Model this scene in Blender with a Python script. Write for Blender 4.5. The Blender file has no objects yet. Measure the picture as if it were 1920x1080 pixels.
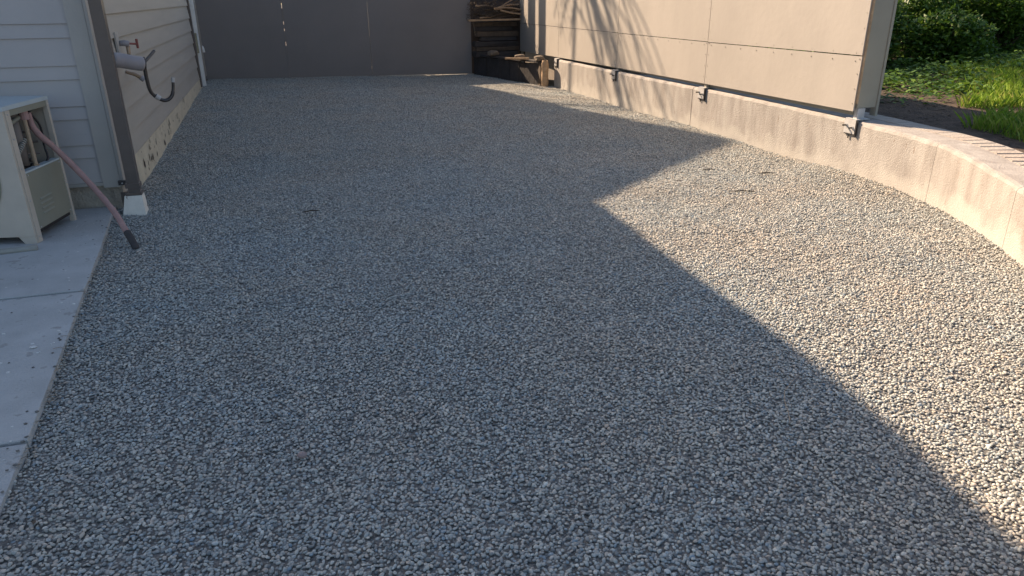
import bpy, bmesh, math, random
from mathutils import Vector, Matrix, noise
random.seed(7)
S = bpy.context.scene
C = S.collection
# ------------------------------------------------------------ camera, sky, sun
M = ((0.9542837825, 0.1188213270, -0.2742698573), (-0.2988202200, 0.3577730096, -0.8847061375), (-0.0069956050, 0.9262180984, 0.3769231959))
cam = bpy.data.cameras.new('camera'); co = bpy.data.objects.new('camera', cam); C.objects.link(co)
cam.sensor_width = 36; cam.lens = 1347/1920*36; cam.clip_start = .05; cam.clip_end = 500
mw = Matrix(M).to_4x4(); mw.translation = (0, 0, 1.6); co.matrix_world = mw
S.camera = co
S.render.resolution_x, S.render.resolution_y = 1024, 576
ELEV = math.radians(35)
HX, HY = .4856, -.8742                       # horizontal direction in which shadows fall
w = bpy.data.worlds.new('World'); S.world = w; w.use_nodes = True
nt = w.node_tree; bg = nt.nodes['Background']
sky = nt.nodes.new('ShaderNodeTexSky'); sky.sky_type = 'NISHITA'; sky.sun_disc = False
sky.sun_elevation = ELEV; sky.sun_rotation = math.atan2(-HX, -HY); sky.dust_density = 2.2; sky.ozone_density = .7
nt.links.new(sky.outputs[0], bg.inputs[0]); bg.inputs[1].default_value = .078
sl = bpy.data.lights.new('sun', 'SUN'); sl.energy = 5.0; sl.angle = math.radians(.55); sl.color = (1, .75, .52)
so = bpy.data.objects.new('sun', sl); C.objects.link(so)
sd = Vector((HX*math.cos(ELEV), HY*math.cos(ELEV), -math.sin(ELEV)))
so.rotation_euler = sd.to_track_quat('-Z', 'Y').to_euler(); so.location = (-5, 9, 20)
S.view_settings.view_transform = 'Standard'; S.view_settings.look = 'None'
S.view_settings.exposure = 1.32; S.view_settings.gamma = 1; S.view_settings.use_curve_mapping = False
S.render.engine = 'CYCLES'

# ------------------------------------------------------------ materials
def mat(name, col, rough=.7, var=.15, scale=6, bump=.0, bscale=60, metal=0, col2=None, stretch=(1, 1, 1), spec=.5, marks=None, mscale=9, mthr=.62):
    m = bpy.data.materials.new(name); m.use_nodes = True; t = m.node_tree; b = t.nodes['Principled BSDF']
    b.inputs['Roughness'].default_value = rough; b.inputs['Metallic'].default_value = metal
    b.inputs['Specular IOR Level'].default_value = spec
    tc = t.nodes.new('ShaderNodeTexCoord'); mp = t.nodes.new('ShaderNodeMapping'); mp.inputs['Scale'].default_value = stretch
    t.links.new(tc.outputs['Object'], mp.inputs[0])
    n1 = t.nodes.new('ShaderNodeTexNoise'); n1.inputs['Scale'].default_value = scale; n1.inputs['Detail'].default_value = 6; n1.inputs['Roughness'].default_value = .6
    t.links.new(mp.outputs[0], n1.inputs['Vector'])
    r = t.nodes.new('ShaderNodeValToRGB'); r.color_ramp.elements[0].position = .3; r.color_ramp.elements[1].position = .7
    c2 = col2 or tuple(c*(1+var) for c in col); c1 = tuple(c*(1-var) for c in col)
    r.color_ramp.elements[0].color = (*c1, 1); r.color_ramp.elements[1].color = (*c2, 1)
    t.links.new(n1.outputs['Fac'], r.inputs[0]); out = r.outputs[0]
    if marks:
        n3 = t.nodes.new('ShaderNodeTexNoise'); n3.inputs['Scale'].default_value = mscale; n3.inputs['Detail'].default_value = 5
        t.links.new(mp.outputs[0], n3.inputs['Vector'])
        r3 = t.nodes.new('ShaderNodeValToRGB'); r3.color_ramp.elements[0].position = mthr; r3.color_ramp.elements[1].position = mthr+.03
        t.links.new(n3.outputs['Fac'], r3.inputs[0])
        mx = t.nodes.new('ShaderNodeMixRGB'); mx.inputs[2].default_value = (*marks, 1)
        t.links.new(r3.outputs[0], mx.inputs[0]); t.links.new(out, mx.inputs[1]); out = mx.outputs[0]
    t.links.new(out, b.inputs['Base Color'])
    if bump:
        n2 = t.nodes.new('ShaderNodeTexNoise'); n2.inputs['Scale'].default_value = bscale; n2.inputs['Detail'].default_value = 5
        t.links.new(tc.outputs['Object'], n2.inputs['Vector'])
        bp = t.nodes.new('ShaderNodeBump'); bp.inputs['Strength'].default_value = bump; bp.inputs['Distance'].default_value = .02
        t.links.new(n2.outputs['Fac'], bp.inputs['Height']); t.links.new(bp.outputs[0], b.inputs['Normal'])
    return m
M_pad = mat('pad_concrete', (.43, .44, .435), .85, .12, 4, .3, 90, marks=(.33, .33, .32), mscale=16, mthr=.64)
M_wall = mat('stained_concrete', (.28, .255, .235), .9, .1, 1.8, .35, 80, col2=(.40, .38, .355), stretch=(4, 4, 1.1), marks=(.26, .22, .19), mscale=7, mthr=.68)
def base_band(m, col, z0, z1):       # lime bloom along the foot of the wall
    t = m.node_tree; b = t.nodes['Principled BSDF']; src = b.inputs['Base Color'].links[0].from_socket
    tc = t.nodes.new('ShaderNodeTexCoord'); sx = t.nodes.new('ShaderNodeSeparateXYZ'); t.links.new(tc.outputs['Object'], sx.inputs[0])
    n = t.nodes.new('ShaderNodeTexNoise'); n.inputs['Scale'].default_value = 5; n.inputs['Detail'].default_value = 6; t.links.new(tc.outputs['Object'], n.inputs['Vector'])
    ad = t.nodes.new('ShaderNodeMath'); ad.operation = 'MULTIPLY_ADD'; ad.inputs[1].default_value = -.45; t.links.new(n.outputs['Fac'], ad.inputs[0]); t.links.new(sx.outputs['Z'], ad.inputs[2])
    mr = t.nodes.new('ShaderNodeMapRange'); mr.inputs[1].default_value = z0-.22; mr.inputs[2].default_value = z1-.22; mr.inputs[3].default_value = .75; mr.inputs[4].default_value = 0
    t.links.new(ad.outputs[0], mr.inputs[0]); mx = t.nodes.new('ShaderNodeMixRGB'); mx.inputs[2].default_value = (*col, 1)
    t.links.new(mr.outputs[0], mx.inputs[0]); t.links.new(src, mx.inputs[1]); t.links.new(mx.outputs[0], b.inputs['Base Color'])
base_band(M_wall, (.44, .42, .385), .05, .17)
M_found = mat('painted_foundation', (.58, .52, .39), .8, .1, 5, .4, 22, marks=(.05, .045, .04), mscale=9, mthr=.665)
M_found2 = mat('bare_foundation', (.40, .36, .30), .9, .2, 9, .6, 50)
M_side = mat('grey_siding', (.45, .435, .43), .55, .05, 2, .08, 30)
M_side2 = mat('taupe_siding', (.40, .37, .32), .6, .08, 2, .12, 20, stretch=(1, .3, 4))
M_trim = mat('grey_trim', (.42, .405, .375), .55, .06, 3, .1, 40)
M_trimb = mat('brown_trim', (.19, .16, .14), .6, .1, 5, .1, 40)
M_brown = mat('downspout_brown', (.12, .10, .09), .35, .12, 6, .05, 30)
M_cream = mat('cream_plastic', (.78, .75, .68), .6, .06, 20, .1, 30, marks=(.16, .12, .08), mscale=7, mthr=.68)
M_latch = mat('latch_tan', (.33, .31, .22), .7, .1, 12)
M_white = mat('white_paint', (.78, .79, .77), .5, .08, 8, .1, 40)
M_panel = mat('taupe_panel', (.345, .32, .29), .62, .05, 1.1, .09, 14, col2=(.395, .365, .33), stretch=(1, 1, .6), marks=(.50, .47, .43), mscale=1.7, mthr=.76)
M_post = mat('post_metal', (.30, .285, .235), .5, .06, 3, .06, 20)
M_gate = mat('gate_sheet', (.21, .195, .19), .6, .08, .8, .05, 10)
M_roof = mat('roof_shingle', (.08, .075, .07), .9, .2, 12, .4, 40)
M_soil = mat('dark_soil', (.055, .04, .03), .95, .3, 7, .9, 45, col2=(.10, .07, .05))
M_ground = mat('dirt_ground', (.12, .10, .08), .95, .2, 3, .5, 30)
M_galv = mat('galvanised_steel', (.48, .48, .48), .5, .12, 20, .05, 60, metal=.15)
M_dark = mat('dark_iron', (.06, .057, .058), .35, .2, 20, .05, 60, metal=.4)
M_wood = mat('weathered_wood', (.10, .075, .055), .85, .3, 8, .5, 40, stretch=(1, 1, .3))
M_woodl = mat('pale_wood', (.42, .29, .18), .8, .25, 14, .4, 40)
M_blackw = mat('dark_board', (.05, .045, .045), .8, .25, 6, .3, 30)
M_acb = mat('ac_beige', (.53, .475, .40), .5, .08, 5, .03, 40)
M_acg = mat('ac_side_green', (.26, .26, .205), .5, .06, 4, .04, 40)
M_act = mat('ac_top', (.48, .55, .57), .45, .05, 4, .03, 40)
M_inner = mat('ac_inside', (.03, .027, .028), .8, .3, 12, .3, 40)
M_hose = mat('pink_insulation', (.36, .22, .20), .7, .12, 18, .2, 90)
M_hoset = mat('hose_tip', (.05, .045, .045), .8, .15, 18, .2, 90)
M_tan = mat('tan_pipe', (.38, .29, .20), .5, .12, 18, .1, 60)
M_greyp = mat('grey_pipe', (.30, .29, .31), .6, .06, 9, .1, 60)
M_red = mat('red_handle', (.24, .07, .06), .5, .15, 30, .1, 60)
M_brass = mat('old_brass', (.35, .26, .18), .45, .15, 30, .1, 60, metal=.5)
M_pvc = mat('pvc_tube', (.30, .30, .27), .5, .1, 10, .05, 60)
M_brick = mat('tan_paver', (.35, .32, .285), .9, .12, 9, .5, 60)
M_brick2 = mat('rose_paver', (.36, .315, .275), .9, .12, 9, .5, 60)
M_bark = mat('bark', (.055, .04, .025), .9, .3, 14, .8, 30, stretch=(1, 1, .3))
M_stone = mat('rose_stone', (.30, .23, .22), .8, .15, 30, .4, 60)
M_rub = mat('rubble', (.16, .13, .10), .9, .25, 9, .6, 30)
M_straw = mat('dry_straw', (.30, .24, .18), .8, .2, 30)
M_crumb = mat('pale_crumb', (.62, .62, .60), .8, .1, 30)
def leafmat(name, cols):
    m = bpy.data.materials.new(name); m.use_nodes = True; t = m.node_tree; b = t.nodes['Principled BSDF']
    b.inputs['Roughness'].default_value = .5
    g = t.nodes.new('ShaderNodeNewGeometry'); r = t.nodes.new('ShaderNodeValToRGB')
    e = r.color_ramp.elements; e[0].color = (*cols[0], 1); e[1].color = (*cols[-1], 1)
    for i, c in enumerate(cols[1:-1]): k = e.new((i+1)/(len(cols)-1)); k.color = (*c, 1)
    t.links.new(g.outputs['Random Per Island'], r.inputs[0]); t.links.new(r.outputs[0], b.inputs['Base Color'])
    tr = t.nodes.new('ShaderNodeBsdfTranslucent'); mx = t.nodes.new('ShaderNodeMixShader'); mx.inputs[0].default_value = .3
    t.links.new(r.outputs[0], tr.inputs[0]); t.links.new(b.outputs[0], mx.inputs[1]); t.links.new(tr.outputs[0], mx.inputs[2])
    t.links.new(mx.outputs[0], t.nodes['Material Output'].inputs[0])
    return m
M_leaf = leafmat('shrub_leaf', [(.03, .08, .012), (.06, .135, .018), (.10, .19, .02), (.16, .26, .03)])
M_grass = leafmat('grass_blade', [(.08, .17, .015), (.15, .27, .02), (.23, .35, .03), (.28, .28, .08)])
M_palm = leafmat('palm_leaf', [(.04, .09, .02), (.07, .13, .03)])
def pebblemat():
    m = bpy.data.materials.new('river_pebble'); m.use_nodes = True; t = m.node_tree; b = t.nodes['Principled BSDF']
    b.inputs['Roughness'].default_value = .55; b.inputs['Specular IOR Level'].default_value = .45
    oi = t.nodes.new('ShaderNodeObjectInfo'); r = t.nodes.new('ShaderNodeValToRGB'); r.color_ramp.interpolation = 'LINEAR'
    pal = [(0, (.14, .148, .15)), (.18, (.26, .268, .262)), (.36, (.42, .42, .39)), (.5, (.26, .262, .258)), (.62, (.50, .48, .43)),
           (.74, (.32, .345, .34)), (.84, (.46, .39, .33)), (.92, (.58, .56, .51)), (.975, (.20, .26, .31)), (1, (.68, .66, .60))]
    e = r.color_ramp.elements; e[0].color = (*pal[0][1], 1); e[1].color = (*pal[-1][1], 1)
    for p, c in pal[1:-1]: k = e.new(p); k.color = (*c, 1)
    t.links.new(oi.outputs['Random'], r.inputs[0])
    # broad drifts of dustier and darker stone over the yard
    g = t.nodes.new('ShaderNodeNewGeometry'); n = t.nodes.new('ShaderNodeTexNoise'); n.inputs['Scale'].default_value = 1.1; n.inputs['Detail'].default_value = 4
    t.links.new(g.outputs['Position'], n.inputs['Vector'])
    cr = t.nodes.new('ShaderNodeValToRGB'); q = cr.color_ramp.elements; q[0].position = .32; q[1].position = .68
    q[0].color = (.93, 1.0, 1.03, 1); q[1].color = (1.06, 1.02, .96, 1)
    t.links.new(n.outputs['Fac'], cr.inputs[0])
    mx = t.nodes.new('ShaderNodeVectorMath'); mx.operation = 'MULTIPLY'; t.links.new(r.outputs[0], mx.inputs[0]); t.links.new(cr.outputs[0], mx.inputs[1])
    t.links.new(mx.outputs[0], b.inputs['Base Color'])
    return m
M_peb = pebblemat()
M_gbase = mat('gravel_bed', (.17, .165, .155), .95, .4, 60, 1, 70)

# ------------------------------------------------------------ helpers
def obj(name, bm, m, parent=None, smooth=False, bevel=0):
    me = bpy.data.meshes.new(name)
    if bevel: bmesh.ops.bevel(bm, geom=[e for e in bm.edges if len(e.link_faces) == 2 and e.calc_face_angle(0) > .5], offset=bevel, segments=1, affect='EDGES')
    bmesh.ops.recalc_face_normals(bm, faces=bm.faces)
    bm.to_mesh(me); bm.free()
    if m: me.materials.append(m)
    if smooth:
        for p in me.polygons: p.use_smooth = True
    o = bpy.data.objects.new(name, me); C.objects.link(o)
    if parent: o.parent = parent
    return o
def thing(name, label, cat, group=None, loc=(0, 0, 0), rz=0):
    o = bpy.data.objects.new(name, None); C.objects.link(o); o.empty_display_size = .2
    o.location = loc; o.rotation_euler = (0, 0, rz)
    return tag(o, label, cat, group)
def tag(o, label, cat, group=None):
    o['label'] = label; o['category'] = cat
    if group: o['group'] = group
    return o
def struct(o): o['kind'] = 'structure'; return o
def stuff(o): o['kind'] = 'stuff'; return o
def B(bm=None): return bm or bmesh.new()
def hexa(bm, pts):
    v = [bm.verts.new(p) for p in pts]
    for f in ((0, 1, 2, 3), (7, 6, 5, 4), (0, 4, 5, 1), (1, 5, 6, 2), (2, 6, 7, 3), (3, 7, 4, 0)): bm.faces.new([v[i] for i in f])
    return bm
def box(x0, x1, y0, y1, z0, z1, bm=None):
    bm = B(bm)
    return hexa(bm, [(x0, y0, z0), (x1, y0, z0), (x1, y1, z0), (x0, y1, z0), (x0, y0, z1), (x1, y0, z1), (x1, y1, z1), (x0, y1, z1)])
def tube(pts, r, bm=None, n=10, caps=True):
    bm = B(bm); pts = [Vector(p) for p in pts]; rings = []
    rr = r if isinstance(r, (list, tuple)) else [r]*len(pts)
    up = Vector((.13, .27, 1)).normalized()
    for i, p in enumerate(pts):
        d = (pts[min(i+1, len(pts)-1)]-pts[max(i-1, 0)]).normalized()
        a = d.cross(up)
        if a.length < .05: a = d.cross(Vector((1, 0, 0)))
        a.normalize(); b = d.cross(a)
        rings.append([bm.verts.new(p+(a*math.cos(2*math.pi*k/n)+b*math.sin(2*math.pi*k/n))*rr[i]) for k in range(n)])
    for q in range(len(rings)-1):
        for k in range(n): bm.faces.new((rings[q][k], rings[q][(k+1) % n], rings[q+1][(k+1) % n], rings[q+1][k]))
    if caps: bm.faces.new(rings[0][::-1]); bm.faces.new(rings[-1])
    return bm
def curve(pts, k=6):      # Catmull-Rom through points
    P = [Vector(p) for p in pts]; P = [P[0]*2-P[1]]+P+[P[-1]*2-P[-2]]; out = []
    for i in range(1, len(P)-2):
        for j in range(k):
            t = j/k; a, b, c, d = P[i-1], P[i], P[i+1], P[i+2]
            out.append(.5*((2*b)+(c-a)*t+(2*a-5*b+4*c-d)*t*t+(3*b-a-3*c+d)*t**3))
    out.append(P[-2]); return out
def lerp(tab, x):
    if x <= tab[0][0]: return tab[0][1]
    for (a, b), (c, d) in zip(tab, tab[1:]):
        if x <= c: return b+(d-b)*(x-a)/(c-a)
    return tab[-1][1]
def sm(a, b, x): t = max(0, min(1, (x-a)/(b-a))); return t*t*(3-2*t)
def gz(x, y):             # height of the gravel surface
    z = sm(6.5, 14.5, y)*(.13-.02*(x+1.4))
    z += .022*noise.noise(Vector((x*.9, y*.9, 0)))+.012*noise.noise(Vector((x*2.6, y*2.6, 4)))+.005*noise.noise(Vector((x*7, y*9, 8)))
    z += .03*sm(.5, 0, abs(x-4.95))*sm(13, 5, y)
    return z

# ------------------------------------------------------------ ground
bm = B()
N = 12
vs = [[bm.verts.new((-150+300*i/N, -100+300*j/N, -.12)) for j in range(N+1)] for i in range(N+1)]
for i in range(N):
    for j in range(N): bm.faces.new((vs[i][j], vs[i+1][j], vs[i+1][j+1], vs[i][j+1]))
struct(obj('ground', bm, M_ground))
# curved foot and crown of the retaining wall
WB = [(4.96, 13.2, .495), (4.98, 11, .50), (4.98, 9.5, .505), (5.0, 7.5, .515), (5.02, 6.0, .51), (5.01, 5.2, .50), (4.93, 4.45, .488), (4.70, 3.80, .45), (4.36, 3.12, .41), (3.98, 2.50, .37), (3.45, 1.85, .33), (2.8, 1.25, .30), (2.0, .7, .28)]
WC = curve(WB, 5)
WXT = sorted([(p.y, p.x) for p in WC])
XL = [(-.5, -.95), (.5, -.97), (1.5, -1.02), (2.4, -1.068), (2.8, -1.095), (3.67, -1.165), (4.5, -1.24), (5.1, -1.284), (6.3, -1.40), (6.42, -1.40), (6.43, -1.345), (16.3, -1.345)]
YS = [0.2+i*.1 for i in range(160)]
def xr(y): return lerp(WXT, y)+.03 if y < 13.25 else lerp([(13.25, 4.96), (13.5, 4.75), (15.7, 4.1), (16.3, 3.95)], y)
def gravel_mesh(name, drop=0):
    bm = B(); rows = []
    for y in YS:
        a, b = lerp(XL, y), xr(y); n = 60
        rows.append([bm.verts.new((a+(b-a)*i/n, y, gz(a+(b-a)*i/n, y)-drop)) for i in range(n+1)])
    for r0, r1 in zip(rows, rows[1:]):
        for i in range(60): bm.faces.new((r0[i], r0[i+1], r1[i+1], r1[i]))
    return bm
gravel = obj('gravel', gravel_mesh('gravel', .012), M_gbase)
stuff(gravel)
# pebble shapes, only used as instance sources inside the gravel's own nodes
def pebble(seed):
    bm = bmesh.new(); bmesh.ops.create_icosphere(bm, subdivisions=2, radius=1)
    rnd = random.Random(seed); sx, sy, sz = rnd.uniform(.95, 1.35), rnd.uniform(.72, .95), rnd.uniform(.48, .7)
    for v in bm.verts:
        d = 1+.30*noise.noise(v.co*1.1+Vector((seed*7.3, 0, 0)))+.10*noise.noise(v.co*2.6+Vector((seed*3.1, 5, 0)))
        v.co = Vector((v.co.x*sx*d, v.co.y*sy*d, v.co.z*sz*d))
    me = bpy.data.meshes.new('pebble'); bm.to_mesh(me); bm.free(); me.materials.append(M_peb)
    for p in me.polygons: p.use_smooth = True
    return me
def pebble_nodes(density, dmin, s0, s1):
    ng = bpy.data.node_groups.new('pebble_scatter', 'GeometryNodeTree')
    ng.interface.new_socket('Geometry', in_out='INPUT', socket_type='NodeSocketGeometry')
    ng.interface.new_socket('Geometry', in_out='OUTPUT', socket_type='NodeSocketGeometry')
    nd, L = ng.nodes, ng.links
    gi, go = nd.new('NodeGroupInput'), nd.new('NodeGroupOutput')
    dp = nd.new('GeometryNodeDistributePointsOnFaces'); dp.distribute_method = 'POISSON'
    dp.inputs['Distance Min'].default_value = dmin; dp.inputs['Density Max'].default_value = density
    L.new(gi.outputs[0], dp.inputs['Mesh'])
    jg = nd.new('GeometryNodeJoinGeometry')
    g2i = nd.new('GeometryNodeGeometryToInstance')
    for i in range(7):
        o = bpy.data.objects.new('pebble', pebble(i+1))     # unlinked: only a shape
        oi = nd.new('GeometryNodeObjectInfo'); oi.inputs['Object'].default_value = o; oi.inputs['As Instance'].default_value = True
        L.new(oi.outputs['Geometry'], g2i.inputs[0])
    ip = nd.new('GeometryNodeInstanceOnPoints'); ip.inputs['Pick Instance'].default_value = True
    L.new(dp.outputs['Points'], ip.inputs['Points']); L.new(g2i.outputs[0], ip.inputs['Instance'])
    ri = nd.new('FunctionNodeRandomValue'); ri.data_type = 'INT'; ri.inputs[4].default_value = 0; ri.inputs[5].default_value = 6; L.new(ri.outputs[2], ip.inputs['Instance Index'])
    rr = nd.new('FunctionNodeRandomValue'); rr.data_type = 'FLOAT_VECTOR'; rr.inputs[0].default_value = (-.6, -.6, 0); rr.inputs[1].default_value = (.6, .6, 6.283); L.new(rr.outputs[0], ip.inputs['Rotation'])
    rs = nd.new('FunctionNodeRandomValue'); rs.data_type = 'FLOAT'; rs.inputs[2].default_value = s0; rs.inputs[3].default_value = s1; rs.inputs['Seed'].default_value = 5; L.new(rs.outputs[1], ip.inputs['Scale'])
    # jitter in height so that the stones lie over and under each other
    sp = nd.new('GeometryNodeSetPosition'); rj = nd.new('FunctionNodeRandomValue'); rj.data_type = 'FLOAT_VECTOR'; rj.inputs[0].default_value = (-.003, -.003, -.004); rj.inputs[1].default_value = (.003, .003, .008); rj.inputs['Seed'].default_value = 9
    L.new(rj.outputs[0], sp.inputs['Offset']); L.new(ip.outputs[0], sp.inputs['Geometry'])
    L.new(gi.outputs[0], jg.inputs[0]); L.new(sp.outputs[0], jg.inputs[0]); L.new(jg.outputs[0], go.inputs[0])
    return ng
md = gravel.modifiers.new('pebbles', 'NODES'); md.node_group = pebble_nodes(19000, .0083, .0050, .0086)

# ------------------------------------------------------------ concrete path on the left
path = thing('concrete_path', '', 'x'); del path['label']; del path['category']; struct(path)
def slab(y0, y1, dz=0):
    bm = B(); n = 8; top = []; bot = []
    for i in range(n+1):
        y = y0+(y1-y0)*i/n; a = lerp(XL, y)
        top.append((a, y)); 
    vt = [bm.verts.new((x+.005*noise.noise(Vector((x, y*5, 2))), y, .022+dz)) for x, y in top]+[bm.verts.new((-4.5, y1, .022+dz)), bm.verts.new((-4.5, y0, .022+dz))]
    f = bm.faces.new(vt); r = bmesh.ops.extrude_face_region(bm, geom=[f])
    for v in [g for g in r['geom'] if isinstance(g, bmesh.types.BMVert)]: v.co.z = -.1
    obj('slab', bm, M_pad, path, bevel=.004)
for y0, y1, dz in ((6.4, 4.455, .007), (4.433, 2.806, .003), (2.786, 1.2, -.001), (1.184, -.4, -.002)): slab(min(y0, y1), max(y0, y1), dz)
# pale crumbs and pebbles spilled on the slabs
bm = B()
def crumb(bm, x, y, z, s, seed):
    r = bmesh.ops.create_icosphere(bm, subdivisions=1, radius=s)
    for v in r['verts']:
        v.co = Vector((v.co.x*1.2, v.co.y, v.co.z*.6))*(1+.3*noise.noise(v.co*90+Vector((seed, 0, 0))))+Vector((x, y, z))
for i in range(120):
    y = random.uniform(4.6, 6.2) if i < 90 else random.uniform(2.6, 4.6)
    x = lerp(XL, y)-abs(random.gauss(0, .22))-.02
    if y > 5.3 and x < -1.75: continue
    crumb(bm, x, y, .026, random.uniform(.003, .009), i)
tag(stuff(obj('spilled_crumbs', bm, M_crumb, smooth=False)), 'pale stone crumbs scattered on the concrete path by the gravel edge', 'crumbs')
bm = B()
for i in range(60):
    y = random.uniform(1.3, 6.3); x = lerp(XL, y)-abs(random.gauss(0, .05))-(.0 if random.random() < .8 else abs(random.gauss(0, .3)))
    crumb(bm, x, y, .028, random.uniform(.004, .008), i)
tag(stuff(obj('spilled_gravel', bm, M_gbase)), 'dark pebbles strayed onto the edge of the concrete path', 'gravel')
bm = B(); bmesh.ops.create_icosphere(bm, subdivisions=2, radius=1)
for v in bm.verts: v.co = Vector((v.co.x*.017-1.30, v.co.y*.010+3.69, v.co.z*.005+.031))
tag(obj('white_pebble', bm, M_crumb, smooth=True), 'small flat white pebble lying alone on the concrete path', 'pebble')

# ------------------------------------------------------------ house on the left
house = thing('house', 'low grey clapboard house with brown corner downspout beside the gravel', 'house', loc=(-1.33, 6.4, 0))
HL = Vector((-1.33, 6.4, 0))
def hpart(name, bm, m, parent=house, **k):
    off = HL.copy()
    if parent is not house:
        p = parent
        while p is not None and p is not house: off += p.location; p = p.parent
    for v in bm.verts: v.co -= off
    return obj(name, bm, m, parent, **k)
ZE = 4.62
# core volumes
hpart('wall', box(-8.5, -1.345, 6.43, 11.3, .2, ZE), M_side)
hpart('wall', box(-8.5, -1.345, 11.3, 24.3, .2, ZE), M_side2)
bm = B()
v = [bm.verts.new(p) for p in ((-1.345, 11.3, ZE), (-1.345, 24.3, ZE), (-1.345, 17.8, ZE+3.6), (-8.5, 11.3, ZE), (-8.5, 24.3, ZE), (-8.5, 17.8, ZE+3.6))]
for f in ((0, 1, 2), (5, 4, 3), (0, 2, 5, 3), (2, 1, 4, 5), (1, 0, 3, 4)): bm.faces.new([v[i] for i in f])
hpart('gable', bm, M_side2)
# front boards, alternating narrow and wide laps
def lap(axis, a0, a1, face, z0, z1, out, name, m, t0=.016, t1=.004):
    # wedge board; axis 'x' runs along x with its face towards -y, axis 'y' runs along y facing +x
    if axis == 'x': P = [(a0, face-t0, z0), (a1, face-t0, z0), (a1, face, z0), (a0, face, z0), (a0, face-t1, z1), (a1, face-t1, z1), (a1, face, z1), (a0, face, z1)]
    else: P = [(face+t0, a0, z0), (face+t0, a1, z0), (face, a1, z0), (face, a0, z0), (face+t1, a0, z1), (face+t1, a1, z1), (face, a1, z1), (face, a0, z1)]
    hpart(name, hexa(B(), P), m)
z = .232; k = 0
while z < ZE-.1:
    h = .20 if k % 2 == 0 else .10
    lap('x', -6.5, -1.452, 6.428, z, z+h-.002, 0, 'siding_board', M_side); z += h; k += 1
hpart('sill_board', box(-6.5, -1.452, 6.405, 6.428, .205, .23), M_trim, bevel=.003)
z = .30
while z < ZE-.15:
    lap('y', 6.62, 13.93, -1.343, z, z+.195, 0, 'siding_board', M_side2, t0=.023); z += .197
# corner trim
hpart('corner_board', box(-1.45, -1.325, 6.385, 6.428, .19, ZE), M_trim, bevel=.004)
hpart('corner_trim', box(-1.322, -1.300, 6.382, 6.46, .20, ZE), M_trim, bevel=.003)
hpart('corner_board', box(-1.3425, -1.306, 6.463, 6.62, .20, ZE), M_trimb, bevel=.004)
hpart('end_trim', box(-1.343, -1.300, 13.94, 14.06, .16, ZE), M_brown, bevel=.004)
# foundation
hpart('foundation', box(-6.5, -1.40, 6.45, 6.7, -.1, .205), M_found2, bevel=.006)
hpart('foundation', box(-1.397, -1.330, 6.435, 6.7, -.1, .20), M_found2, bevel=.006)
ys = [6.71, 8.05, 9.42, 11.1, 12.7, 14.3]
for a, b in zip(ys, ys[1:]):
    bm = B(); n = 14; R = []
    for i in range(n+1):
        y = a+.004+(b-a-.008)*i/n
        zt = .292
        rag = -.012*max(0, noise.noise(Vector((y*6, 3, 1))))
        R.append([bm.verts.new((-1.322+rag*.3, y, -.1)), bm.verts.new((-1.322+rag, y, .15)), bm.verts.new((-1.326+rag, y, zt)), bm.verts.new((-1.42, y, zt)), bm.verts.new((-1.42, y, -.1))])
    for q in range(n):
        for s in range(5): bm.faces.new((R[q][s], R[q][(s+1) % 5], R[q+1][(s+1) % 5], R[q+1][s]))
    bm.faces.new(R[0]); bm.faces.new(R[-1])
    hpart('foundation_panel', bm, M_found)
bm = B()
for i in range(46):      # chips where the paint has come off
    y = random.choice([7.4, 7.9, 8.3, 8.9, 9.5, 10.4, 11.2, 12.4])+random.gauss(0, .12); zz = random.uniform(.06, .29)
    s = random.uniform(.008, .022); l = random.uniform(1, 3.2)
    vs_ = [bm.verts.new((-1.3195, y+s*math.cos(a)*(.6+.4*random.random()), zz+l*s*math.sin(a)*(.6+.4*random.random()))) for a in [j*math.pi/3.5 for j in range(7)]]
    bm.faces.new(vs_)
stuff(hpart('paint_chip', bm, M_inner))
# roof: eave block at the front, unseen edge bent to shape its shadow; gable behind
bm = B(); EV = [(6.02, -1.36), (7.0, -1.165), (7.6, -1.03), (8.3, -.95), (9.4, -.90), (11.1, -.79)]
R = [[bm.verts.new(p) for p in ((x, y, ZE-.16), (-9, y, ZE-.16), (-9, y, ZE+2.2), (x, y, ZE))] for y, x in EV]
for a, b in zip(R, R[1:]):
    for q in range(4): bm.faces.new((a[q], a[(q+1) % 4], b[(q+1) % 4], b[q]))
bm.faces.new(R[0]); bm.faces.new(R[-1])
hpart('roof', bm, M_roof)
bm = B()
for y0, y1 in ((11.1, 17.85), (24.6, 17.85)):
    hexa(bm, [(-.9, y0, ZE-.18), (-9, y0, ZE-.18), (-9, y1, ZE+3.70), (-.9, y1, ZE+3.70), (-.9, y0, ZE), (-9, y0, ZE), (-9, y1, ZE+3.88), (-.9, y1, ZE+3.88)])
hpart('roof', bm, M_roof)
# downspout with white adapter
ds = hpart('downspout', box(-1.252, -1.168, 6.235, 6.32, .17, ZE-.1), M_brown, bevel=.008)
for zz in (.205,): hpart('strap', box(-1.268, -1.162, 6.229, 6.326, zz, zz+.035), M_brown, ds, bevel=.002)
bm = hexa(B(), [(-1.325, 6.205, -.03), (-1.152, 6.205, -.03), (-1.152, 6.36, -.03), (-1.325, 6.36, -.03), (-1.285, 6.222, .145), (-1.160, 6.222, .145), (-1.160, 6.335, .145), (-1.285, 6.335, .145)])
hpart('downspout_adapter', bm, M_cream, ds, bevel=.006)
hpart('adapter_lip', box(-1.275, -1.158, 6.222, 6.334, .147, .17), M_brown, ds, bevel=.003)
bk = hpart('clamp', box(-1.330, -1.275, 6.32, 6.35, .215, .25), M_dark, ds, bevel=.004)
hpart('bolt', tube([(-1.30, 6.31, .232), (-1.30, 6.32, .232)], .006), M_galv, ds)
hpart('stain', box(-1.333, -1.29, 6.34, 6.372, -.02, .15), M_brown, ds)
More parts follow.
